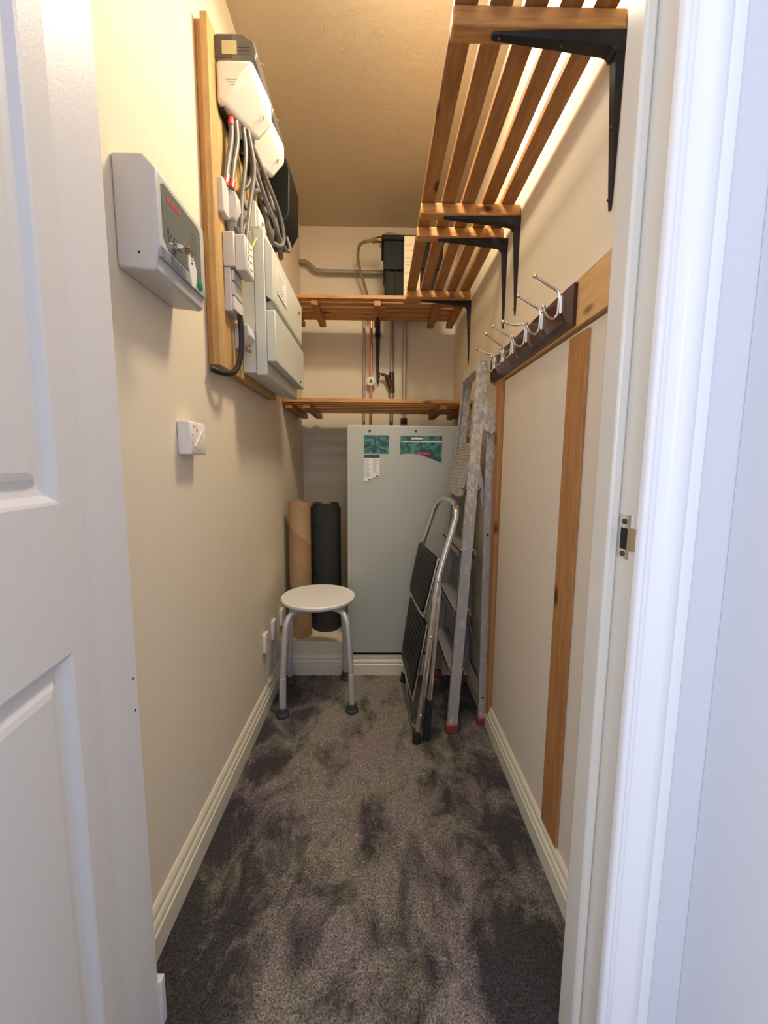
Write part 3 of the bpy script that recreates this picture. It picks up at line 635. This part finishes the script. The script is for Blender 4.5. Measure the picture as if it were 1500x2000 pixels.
# folded ribbed platform hanging between the stiles
pa, pb = onfront(1.16, True), onfront(1.16, False); qa, qb = onfront(.955, True), onfront(.955, False)
pf = MB(); y0, y1 = pa.y+.026, pb.y-.028
pf.prism([(pa.x-.012, 1.165), (pa.x+.006, 1.165), (qa.x-.030, .950), (qa.x-.048, .950)], lambda u, v, a: (u, a, v), y0, y1)
for k in range(16):
    f = (k+.5)/16; x = pa.x-.012+(qa.x-.048-pa.x+.012)*f; z = 1.165-.215*f; pf.box(x-.003, x+.002, y0, y1, z-.003, z+.003)
obj('platform', pf, 'alu', al)
tc_ = MB(); tc_.hull([(x, y, z) for x, z in ((.372, 1.44), (.420, 1.44), (.378, 1.480), (.420, 1.484)) for y in (1.595, 1.83)]); obj('top_cap', tc_, 'alu', al, .003)
for yn, s_ in ((1.560, 1), (1.862, -1)): obj('hinge_plate', MB().hull([(x, y, z) for x, z in ((.392, 1.36), (.385, 1.27), (.405, 1.215), (.440, 1.195), (.463, 1.215), (.460, 1.255), (.425, 1.30)) for y in (yn, yn-.003*s_)]), 'alu', al, .001)
obj('stay', bar(MB(), (.392, 1.585, 1.10), (.432, 1.590, .90), .018, .003), 'alu_tube', al)

# ------------------------------------------------------------------ chrome folding step stool
ss = thing('step_stool', 'folded chrome step stool with black treads leaning on the stepladder', 'step stool', (.16, 1.65, 0))
def sl(z, y, off=0):   # point on the leaning plane of the front frame
    return Vector((.156 + .115*z + off + max(0, z-.66)*.19 - (y-1.43)*(.05+.06*z), y, z))
A = [sl(.028, 1.430), sl(.30, 1.440), sl(.62, 1.452), sl(.70, 1.458), sl(.84, 1.472), sl(.895, 1.492), sl(.925, 1.545), sl(.932, 1.640), sl(.925, 1.735), sl(.895, 1.790), sl(.84, 1.812), sl(.70, 1.828), sl(.62, 1.834), sl(.30, 1.850), sl(.028, 1.868)]
obj('front_frame', MB().tube(A, .0115, 16, smooth=5), 'chrome', ss)
def rl(z, y): return Vector((.194+.075*z - (y-1.43)*(.05+.06*z), y, z))
obj('rear_frame', MB().tube([rl(.15, 1.448), rl(.45, 1.462), rl(.58, 1.470), rl(.635, 1.488), rl(.650, 1.530), rl(.650, 1.760), rl(.635, 1.800), rl(.58, 1.815), rl(.15, 1.835)], .010, 16, smooth=5), 'chrome', ss)
for z0, y0, n_ in ((0, 1.443, 1), (0, 1.842, 1)):
    obj('rear_leg_sleeve', MB().tube([rl(.006, y0), rl(.165, y0+(.006 if y0 < 1.6 else -.006))], .0135, 16), 'rubber', ss)
for y in (1.430, 1.868):
    p = sl(0, y); obj('rubber_foot', MB().lathe([(.0175, 0), (.0185, .006), (.0155, .020), (.0145, .045), (.0118, .047)], (p.x, p.y, .0005), seg=20), 'rubber', ss)
def treadpart(zt, zb, xo, yn, yf):
    t_, b_2 = sl(zt, 1.43, xo), sl(zb, 1.43, xo-.014)
    mb = MB(); nrm = Vector((t_.z-b_2.z, 0, b_2.x-t_.x)).normalized()
    rr = [(yn+.012, 0), (yn, .03), (yn+.008, .90), (yn+.035, 1), (yf-.035, 1), (yf-.008, .90), (yf, .03), (yf-.012, 0)]
    f3 = lambda y, f, o: Vector((t_.x+(b_2.x-t_.x)*f-(y-1.43)*(.05+.06*(t_.z+(b_2.z-t_.z)*f)), y, t_.z+(b_2.z-t_.z)*f))-Vector((abs(nrm.x), 0, nrm.z))*o
    mb.loft([[f3(y, f, o) for y, f in rr] for o in (0, .017)])
    for k in range(9):
        f = .10+k*.09; mb.hull([f3(y, f+df, o) for y in (yn+.02, yf-.02) for df in (-.012, .012) for o in (.016, .0195)])
    td = obj('tread', mb, 'tread', ss, .002)
    obj('tread_frame', MB().tube([f3(y, f, .008) for y, f in [(yn-.006, -.02), (yn-.005, .9), (yn+.03, 1.05), (yf-.03, 1.05), (yf+.005, .9), (yf+.006, -.02)]], .0045, 8, smooth=4), 'chrome', td)
treadpart(.715, .495, -.006, 1.480, 1.808)
treadpart(.455, .165, -.006, 1.468, 1.826)
rv = MB()
for z, y in ((.115, 1.432), (.425, 1.443), (.640, 1.453)): p = sl(z, y); rv.sphere((p.x, p.y-.011, z), .0055, 1, .6, 1)
obj('rivet', rv, 'steel', ss)
ar = MB(); a_, b_3 = sl(.10, 1.45), sl(.20, 1.80)
ar.tube([sl(.165, 1.846)+Vector((-.012, 0, 0)), sl(.13, 1.75)+Vector((-.02, 0, 0)), sl(.04, 1.50)+Vector((-.014, 0, 0)), sl(.06, 1.445)], .0045, 8, smooth=4)
obj('link_arm', ar, 'chrome', ss)

# ------------------------------------------------------------------ left wall: alarm panel, thermostat
kb = thing('alarm_panel', 'white and grey control box high on the left wall with keys in its lock', 'control panel', (XL, .91, 1.43))
x0 = XL+.0005; y0, y1 = .795, .998
kp = MB(); prof = [(x0, 1.436), (x0, 1.632), (-.432, 1.632), (-.410, 1.608), (-.410, 1.478), (-.414, 1.462), (-.418, 1.436), (-.424, 1.430)]
kp.prism(prof, lambda u, v, a: (u, a, v), y0, y1); obj('housing', kp, 'plastic_g', kb, .004)
fx = -.410
obj('display_panel', MB().prism([(.811, 1.590), (.811, 1.500), (.830, 1.482), (.972, 1.482), (.972, 1.590), (.962, 1.596), (.82, 1.596)], lambda u, v, a: (a, u, v), fx-.004, fx+.0012), 'window', kb, smooth=False)
obj('lower_strip', MB().box(fx-.008, fx+.0006, .800, .993, 1.4575, 1.4785), mat('blue_grey_strip', (.34, .36, .40), .45), kb, .001)
gr = MB()
for k in range(17): gr.box(fx-.004, fx+.0014, .803+k*.0056, .8052+k*.0056, 1.459, 1.4775)
obj('grille', gr, 'plastic_m', kb)
rd = MB()
for k, hh in enumerate((.009, .006, .006, .009, .006, .009, .006, .006)): rd.box(fx+.001, fx+.0018, .828+k*.0068, .8325+k*.0068, 1.571, 1.571+hh)
obj('red_lettering', rd, 'redsleeve', kb)
cl = MB(); cur = []
for k in range(90):
    a = k/90; cur.append((fx+.0016, .826+a*.062+.0045*math.cos(a*34), 1.512+.0085*math.sin(a*34)*(1.35 if k < 14 else .7)))
cl.tube(cur, .0008, 6); obj('script_lettering', cl, 'ink', kb)
cm = MB()
for k in range(5): cm.box(fx+.001, fx+.0016, .925, .925+.014, 1.530+k*.009, 1.5325+k*.009); cm.box(fx+.001, fx+.0016, .945, .95, 1.530+k*.009, 1.534+k*.009)
obj('symbol_print', cm, 'ink', kb)
lk = MB(); lk.cyl((fx, .853, 1.499), (fx+.010, .853, 1.499), .008); lk.hull([(fx+.008, .846, 1.495), (fx+.008, .860, 1.495), (fx+.008, .846, 1.504), (fx+.008, .860, 1.504), (fx+.022, .849, 1.497), (fx+.022, .857, 1.497), (fx+.022, .849, 1.502), (fx+.022, .857, 1.502)]); obj('lock', lk, 'steel', kb)
obj('side_screw', MB().cyl((-.448, y0-.0006, 1.462), (-.448, y0+.001, 1.462), .0022), 'hole', kb)
ky = thing('key_bunch', 'small keys with a white tag and green key cap hanging from the control box', 'keys', (-.383, .858, 1.44))
kk = MB(); kk.cyl((fx+.020, .853, 1.499), (fx+.031, .853, 1.499), .0020); kk.box(fx+.020, fx+.0225, .848, .886, 1.491, 1.506); obj('key', kk, 'brass', ky, .0008)
obj('key_ring', MB().tube([(fx+.026, .872+.007*math.cos(a), 1.492+.007*math.sin(a)) for a in [2*math.pi*k/16 for k in range(16)]], .0009, 6, closed=True), 'steel', ky)
tg_ = MB(); tg_.prism([(.858, 1.490), (.880, 1.490), (.892, 1.470), (.887, 1.448), (.880, 1.434), (.869, 1.434), (.862, 1.454), (.857, 1.470)], lambda u, v, a: (a, u, v), fx+.024, fx+.0262); tg_ = obj('white_tag', tg_, 'paper', ky); obj('tag_hole', MB().cyl((fx+.0260, .870, 1.478), (fx+.0266, .870, 1.478), .0028), 'hole', tg_)
obj('green_cap', MB().lathe([(.001, -.002), (.006, -.002), (.011, 0), (.011, .003), (.006, .005), (.001, .005)], (fx+.028, .896, 1.446), (1, 0, 0), 8), 'green', ky)

th = thing('thermostat', 'small white thermostat on the left wall below the control box', 'thermostat', (XL, 1.03, 1.094))
x1 = XL+.034; ya, yb2 = .985, 1.068
obj('casing', MB().prism([(XL+.0005, 1.094), (XL+.0005, 1.176), (x1-.004, 1.176), (x1, 1.170), (x1, 1.100), (x1-.003, 1.094)], lambda u, v, a: (u, a, v), ya, yb2), 'plastic_w', th, .003)
gv = MB(); gv.hull([(x1-.0006, y, z) for y, z in ((1.002, 1.114), (1.008, 1.111), (1.048, 1.158), (1.054, 1.154))]+[(x1+.002, y, z) for y, z in ((1.003, 1.1145), (1.008, 1.112), (1.048, 1.157), (1.053, 1.154))]); obj('slanted_rib', gv, 'plastic_w', th)
tp = MB()
for y, z, a, b in ((.998, 1.160, .006, .006), (1.008, 1.163, .005, .003), (1.014, 1.152, .007, .007), (.991, 1.140, .003, .004), (.991, 1.122, .005, .003), (1.040, 1.136, .003, .003)): tp.box(x1-.0002, x1+.0007, y, y+a, z, z+b)
tp.box(x1-.0002, x1+.0007, .993, 1.005, 1.103, 1.1045); tp.box(x1-.0002, x1+.0007, 1.015, 1.035, 1.104, 1.108); obj('dial_print', tp, 'inkl', th)

# ------------------------------------------------------------------ meter board
bd = thing('meter_board', 'upright timber meter board with a dark-edged batten on the left wall', 'board', (XL, 1.55, 1.355))
BX = -.452
obj('batten', MB().box(XL+.0005, XL+.018, 1.188, 1.80, 1.355, 2.232), 'plyedge', bd, .002)
obj('board', MB().box(XL+.0185, BX, 1.176, 1.80, 1.352, 2.238), 'ply', bd, .002)

def hullbox(pts): return MB().hull(pts)
def meter(label, y0, y1, cover, z0=2.06, zt=2.232, name='electricity_meter'):
    t = thing(name, label, 'meter', (BX, (y0+y1)/2, z0), 'electricity meters on the board')
    zc = z0+.107
    if cover:
        obj('body', MB().hull([(x, y, z) for y in (y0, y1+.04) for x, z in ((BX+.0005, zc-.002), (BX+.0005, zt), (-.375, zt), (-.344, zt-.018), (-.338, zc+.02), (-.342, zc-.002))]), 'smoky', t, .005)
        obj('terminal_base', MB().box(BX+.0005, -.434, y0+.010, y1-.002, z0-.012, z0-.0005).box(BX+.0005, -.395, y1+.0005, y1+.03, z0-.012, zc-.004), 'black', t, .003)
    else:
        obj('body', MB().hull([(x, y, z) for y in (y0, y1) for x, z in ((BX+.0005, z0-.10), (BX+.0005, zt), (-.375, zt), (-.344, zt-.018), (-.330, zc), (-.335, z0-.04), (-.37, z0-.10))]), 'black', t, .005)
    obj('display', MB().box(-.432, -.392, y0-.0015, y0+.001, zc+.012, zt-.020), 'lcd', t)
    sp2 = MB(); 
    for k in range(3): sp2.box(-.388, -.356, y0-.001, y0+.001, zc+.014+k*.008, zc+.016+k*.008)
    obj('print', sp2, 'ink', t)
    obj('terminal_block', MB().box(BX+.0005, -.405, y0-.001, y0+.001, zc+.004, zt-.006), 'cable_d', t)
    if cover:
        obj('terminal_cover', MB().hull([(BX+.0005, y0-.004, z0), (-.432, y0-.004, z0), (-.352, y0-.004, z0+.088), (-.352, y0-.004, zc), (BX+.0005, y0-.004, zc), (BX+.0005, y1, z0), (-.372, y1, z0-.002), (-.330, y1, z0+.045), (-.330, y1, zc-.008), (-.345, y1, zc), (BX+.0005, y1, zc)]), 'plastic_w', t, .014)
        fl = MB(); 
        for k in range(3): fl.box(-.424+k*.005, -.392-k*.004, y0-.0046, y0-.0036, zc-.052-k*.006, zc-.0505-k*.006)
        obj('flash_print', fl, 'inkl', t)
        # small raised emblem on the sloping face
        em = MB(); em.tube([(-.350+.0, y0+.080, z0+.034), (-.346, y0+.088, z0+.042), (-.349, y0+.094, z0+.036), (-.345, y0+.10, z0+.046)], .0012, 6, smooth=3); obj('emblem', em, 'inkl', t)
    sc2 = MB(); sc2.cyl((-.340, y0+.05, zt-.030), (-.334, y0+.05, zt-.030), .0035); obj('sealing_screw', sc2, 'steel', t)
    return t
meter('smoky meter with a big white cover at the near top of the board', 1.222, 1.352, True)
meter('smoky meter with a smaller white cover behind the first one', 1.395, 1.515, True, 2.062, 2.225)
meter('black meter without a white cover, furthest along the board', 1.590, 1.755, False, 2.04, 2.20)

# cut-out fuse, junction block, isolator, connector
fz = thing('service_fuse', 'pale grey service fuse under the red sleeved cables', 'fuse', (BX, 1.27, 1.77))
f1 = MB(); f1.box(BX-.004, -.436, 1.205, 1.25, 1.775, 1.865); obj('body', f1, 'plastic_g', fz, .003)
f2 = MB(); f2.hull([(x, y, z) for y in (1.250, 1.335) for x, z in ((BX+.0005, 1.775), (-.425, 1.785), (-.412, 1.815), (-.416, 1.850), (-.432, 1.862), (BX+.0005, 1.862))]); obj('carrier', f2, 'plastic_g', fz, .003)
obj('fixing_screw', MB().cyl((-.418, 1.295, 1.80), (-.408, 1.295, 1.80), .006), 'steel', fz)
obj('cable_gland', MB().cyl((-.436, 1.26, 1.775), (-.436, 1.27, 1.745), .016, .012), 'plastic_m', fz)
jb = thing('junction_block', 'cream terminal block with screws behind the fuse', 'terminal block', (BX, 1.42, 1.83))
obj('base', MB().box(BX+.0005, -.405, 1.405, 1.50, 1.845, 1.925), 'plastic_g', jb, .003); obj('lid', MB().box(-.405, -.395, 1.410, 1.495, 1.850, 1.905), 'plastic_w', jb, .003)
obj('screw', MB().cyl((-.395, 1.43, 1.868), (-.389, 1.43, 1.868), .006).cyl((-.395, 1.475, 1.868), (-.389, 1.475, 1.868), .006), 'steel', jb)
iso = thing('isolator_switch', 'light grey isolator switch beside the consumer unit with a printed label', 'switch', (BX, 1.27, 1.60))
obj('housing', MB().box(BX+.0005, -.418, 1.225, 1.315, 1.640, 1.735), 'plastic_g', iso, .003)
obj('front_cover', MB().box(-.418, -.388, 1.232, 1.31, 1.632, 1.730), 'plastic_g', iso, .003)
lb = obj('label_plate', MB().box(-.3875, -.3868, 1.24, 1.302, 1.640, 1.722), 'paper', iso); lp = MB()
for k, zz in enumerate((.0, .022, .042, .060)): lp.box(-.3869, -.3862, 1.252, 1.272+.004*(k % 2), 1.648+zz, 1.650+zz); lp.box(-.3869, -.3862, 1.252, 1.255, 1.648+zz, 1.660+zz); lp.box(-.3869, -.3862, 1.28, 1.290, 1.652+zz, 1.655+zz)
obj('lettering', lp, 'ink', lb)
lw = MB(); lw.box(BX+.0005, -.432, 1.228, 1.31, 1.518, 1.639); lw.box(-.4325, -.424, 1.233, 1.305, 1.524, 1.560); lw.box(-.4325, -.424, 1.233, 1.305, 1.566, 1.600); lw.box(-.4325, -.424, 1.233, 1.305, 1.606, 1.634); obj('lower_section', lw, 'plastic_g', iso, .002)
cn = thing('connector_clip', 'grey connector clamp under the isolator beside the black cable loop', 'connector', (BX, 1.31, 1.43))
obj('body', MB().hull([(x, y, z) for y in (1.30, 1.358) for x, z in ((BX+.0005, 1.43), (-.432, 1.438), (-.405, 1.475), (-.41, 1.505), (BX+.0005, 1.508))]), 'plastic_g', cn, .002)
obj('screw', MB().cyl((-.412, 1.318, 1.448), (-.404, 1.318, 1.446), .007).cyl((-.424, 1.34, 1.440), (-.410, 1.34, 1.434), .008), 'steel', cn)

# consumer unit
cu = thing('consumer_unit', 'large pale grey consumer unit with two hinged flaps on the left wall', 'fuse box', (BX, 1.6, 1.36))
CY0, CY1 = 1.372, 1.865
obj('back_box', MB().box(BX+.0005, -.4075, CY0, CY1, 1.375, 1.815), 'cu', cu, .003)
obj('cover', MB().box(-.407, -.372, CY0-.002, CY1+.002, 1.368, 1.822), 'cu', cu, .003)
uf = MB(); uf.prism([(-.3715, 1.800), (-.350, 1.775), (-.346, 1.765), (-.348, 1.602), (-.3715, 1.620)], lambda u, v, a: (u, a, v), CY0, CY1); uf = obj('upper_flap', uf, 'cu', cu, .002)
obj('handle_strip', MB().hull([(-.3475, y, z) for y in (CY0+.01, CY1-.01) for z in (1.602, 1.612)]+[(-.3715, y, 1.585) for y in (CY0+.01, CY1-.01)]+[(-.3715, y, 1.602) for y in (CY0+.01, CY1-.01)]), 'cu_d', uf)
ul_ = MB(); ul_.box(-.3715, -.341, CY0, CY1, 1.412, 1.575); lf = obj('lower_flap', ul_, 'cu', cu, .003)
obj('label_sheet', MB().box(-.3465, -.3448, 1.43, 1.56, 1.65, 1.735), 'paper', uf); l = MB()
for k in range(7): l.box(-.3449, -.3442, 1.44, 1.44+random.uniform(.05, .11), 1.66+k*.010, 1.6615+k*.010)
obj('print', l, 'inkl', uf)
obj('screw', MB().cyl((-.341, 1.78, 1.43), (-.338, 1.78, 1.43), .005).cyl((-.3475, 1.80, 1.72), (-.344, 1.80, 1.72), .005), 'bronze', cu)

# cables
cg = 'loose cables on the meter board'
def cable(pts, r, m, label, sleeves=()):
    t = thing('cable', label, 'cable', pts[-1], cg)
    obj('sheath', MB().tube(pts, r, 10, smooth=6), m, t)
    for a, b in sleeves: obj('red_sleeve', MB().tube([a, b], r*1.15, 10), 'redsleeve', t)
    return t
cable([(-.428, 1.265, 2.065), (-.428, 1.262, 2.00), (-.436, 1.250, 1.93), (-.440, 1.235, 1.86)], .0075, 'cable', 'grey meter tail with red sleeves running down to the service fuse', (((-.428, 1.265, 2.070), (-.428, 1.263, 2.036)), ((-.4375, 1.245, 1.892), (-.440, 1.235, 1.864))))
cable([(-.418, 1.275, 2.065), (-.416, 1.275, 2.00), (-.424, 1.262, 1.93), (-.428, 1.25, 1.86)], .0075, 'cable', 'second grey meter tail beside the sleeved one', (((-.426, 1.256, 1.886), (-.428, 1.25, 1.862)),))
cable([(-.405, 1.30, 2.065), (-.40, 1.30, 1.98), (-.412, 1.29, 1.86), (-.415, 1.275, 1.735)], .0065, 'cable', 'long straight grey cable falling from the first meter into the isolator')
cable([(-.395, 1.31, 2.062), (-.385, 1.33, 1.97), (-.398, 1.32, 1.86), (-.405, 1.29, 1.732)], .0065, 'cable', 'grey cable hanging in front of the terminal block into the isolator')
cable([(-.40, 1.34, 2.062), (-.37, 1.42, 1.995), (-.352, 1.50, 1.945), (-.345, 1.535, 1.89), (-.355, 1.53, 1.852), (-.39, 1.50, 1.86), (-.42, 1.46, 1.90)], .0065, 'cable', 'grey cable sweeping along under the meters in a wide hanging loop')
cable([(-.41, 1.35, 2.062), (-.385, 1.42, 1.965), (-.366, 1.48, 1.91), (-.355, 1.53, 1.872), (-.345, 1.59, 1.865), (-.345, 1.64, 1.90), (-.36, 1.655, 1.945)], .0065, 'cable', 'grey cable looping up into the black meter')
cable([(-.43, 1.44, 2.062), (-.41, 1.455, 1.99), (-.39, 1.47, 1.92), (-.380, 1.49, 1.865), (-.385, 1.52, 1.845), (-.40, 1.56, 1.86), (-.40, 1.60, 1.945)], .0085, 'cable_d', 'dark brown cable hanging behind the grey loops')
cable([(-.40, 1.48, 2.062), (-.372, 1.50, 1.95), (-.362, 1.53, 1.87), (-.365, 1.57, 1.838), (-.375, 1.61, 1.86), (-.385, 1.65, 1.945)], .009, 'cable_d', 'thick dark cable loop hanging lowest in front of the consumer unit')
cable([(-.42, 1.39, 2.06), (-.412, 1.40, 2.01), (-.425, 1.385, 1.955), (-.44, 1.37, 1.935), (-.435, 1.35, 1.90), (-.42, 1.36, 1.87)], .007, 'cable_d', 'dark cable bent tightly behind the straight grey ones')
cable([(-.42, 1.42, 1.93), (-.405, 1.41, 1.955), (-.39, 1.43, 1.962), (-.385, 1.47, 1.945), (-.40, 1.50, 1.90)], .0075, 'cable', 'short grey cable arching over the terminal block')
cable([(-.425, 1.262, 1.765), (-.418, 1.275, 1.74), (-.425, 1.28, 1.71)], .010, 'cable_d', 'thick dark cable from the fuse down behind the isolator')
cable([(-.394, 1.42, 1.850), (-.390, 1.40, 1.82), (-.396, 1.36, 1.78), (-.40, 1.325, 1.735)], .0028, 'earth', 'thin green and yellow earth wire by the terminal block')
cable([(-.425, 1.275, 1.522), (-.422, 1.277, 1.47), (-.424, 1.272, 1.41), (-.432, 1.255, 1.362), (-.440, 1.225, 1.340), (-.455, 1.19, 1.334), (-.475, 1.165, 1.340)], .0085, 'cable_b', 'thick black cable curling from the isolator round the foot of the board')

# ------------------------------------------------------------------ sockets low on the left wall
def socket(label, y, z, hh=.082, ww=.05, th_=.016):
    t = thing('data_socket', label, 'socket', (XL, y, z), 'small sockets low on the left wall')
    obj('faceplate', MB().box(XL+.0005, XL+th_, y-ww/2, y+ww/2, z, z+hh), 'plastic_w', t, .003)
    obj('port', MB().box(XL+th_-.0005, XL+th_+.0012, y-.010, y+.012, z+hh*.45, z+hh*.75), 'plastic_g', t)
    return t
socket('white surface socket low on the left wall, nearest the door', 1.640, .270)
socket('white surface socket low on the left wall, middle of three', 1.775, .268, .088)
socket('white surface socket low on the left wall, half behind the stool', 1.930, .272, .080)
single('telephone_cable', MB().tube([(XL+.005, 1.655, .270), (XL+.005, 1.655, .128), (XL+.016, 1.675, .112), (XL+.018, 1.70, .114)], .003, 8, smooth=5), 'plastic_g', 'thin white cable dropping from the nearest wall socket to the skirting', 'cable')
single('telephone_cable', MB().tube([(XL+.005, 1.79, .268), (XL+.005, 1.79, .135), (XL+.012, 1.80, .118)], .003, 8, smooth=5), 'plastic_g', 'thin white cable dropping from the middle wall socket to the skirting', 'cable')
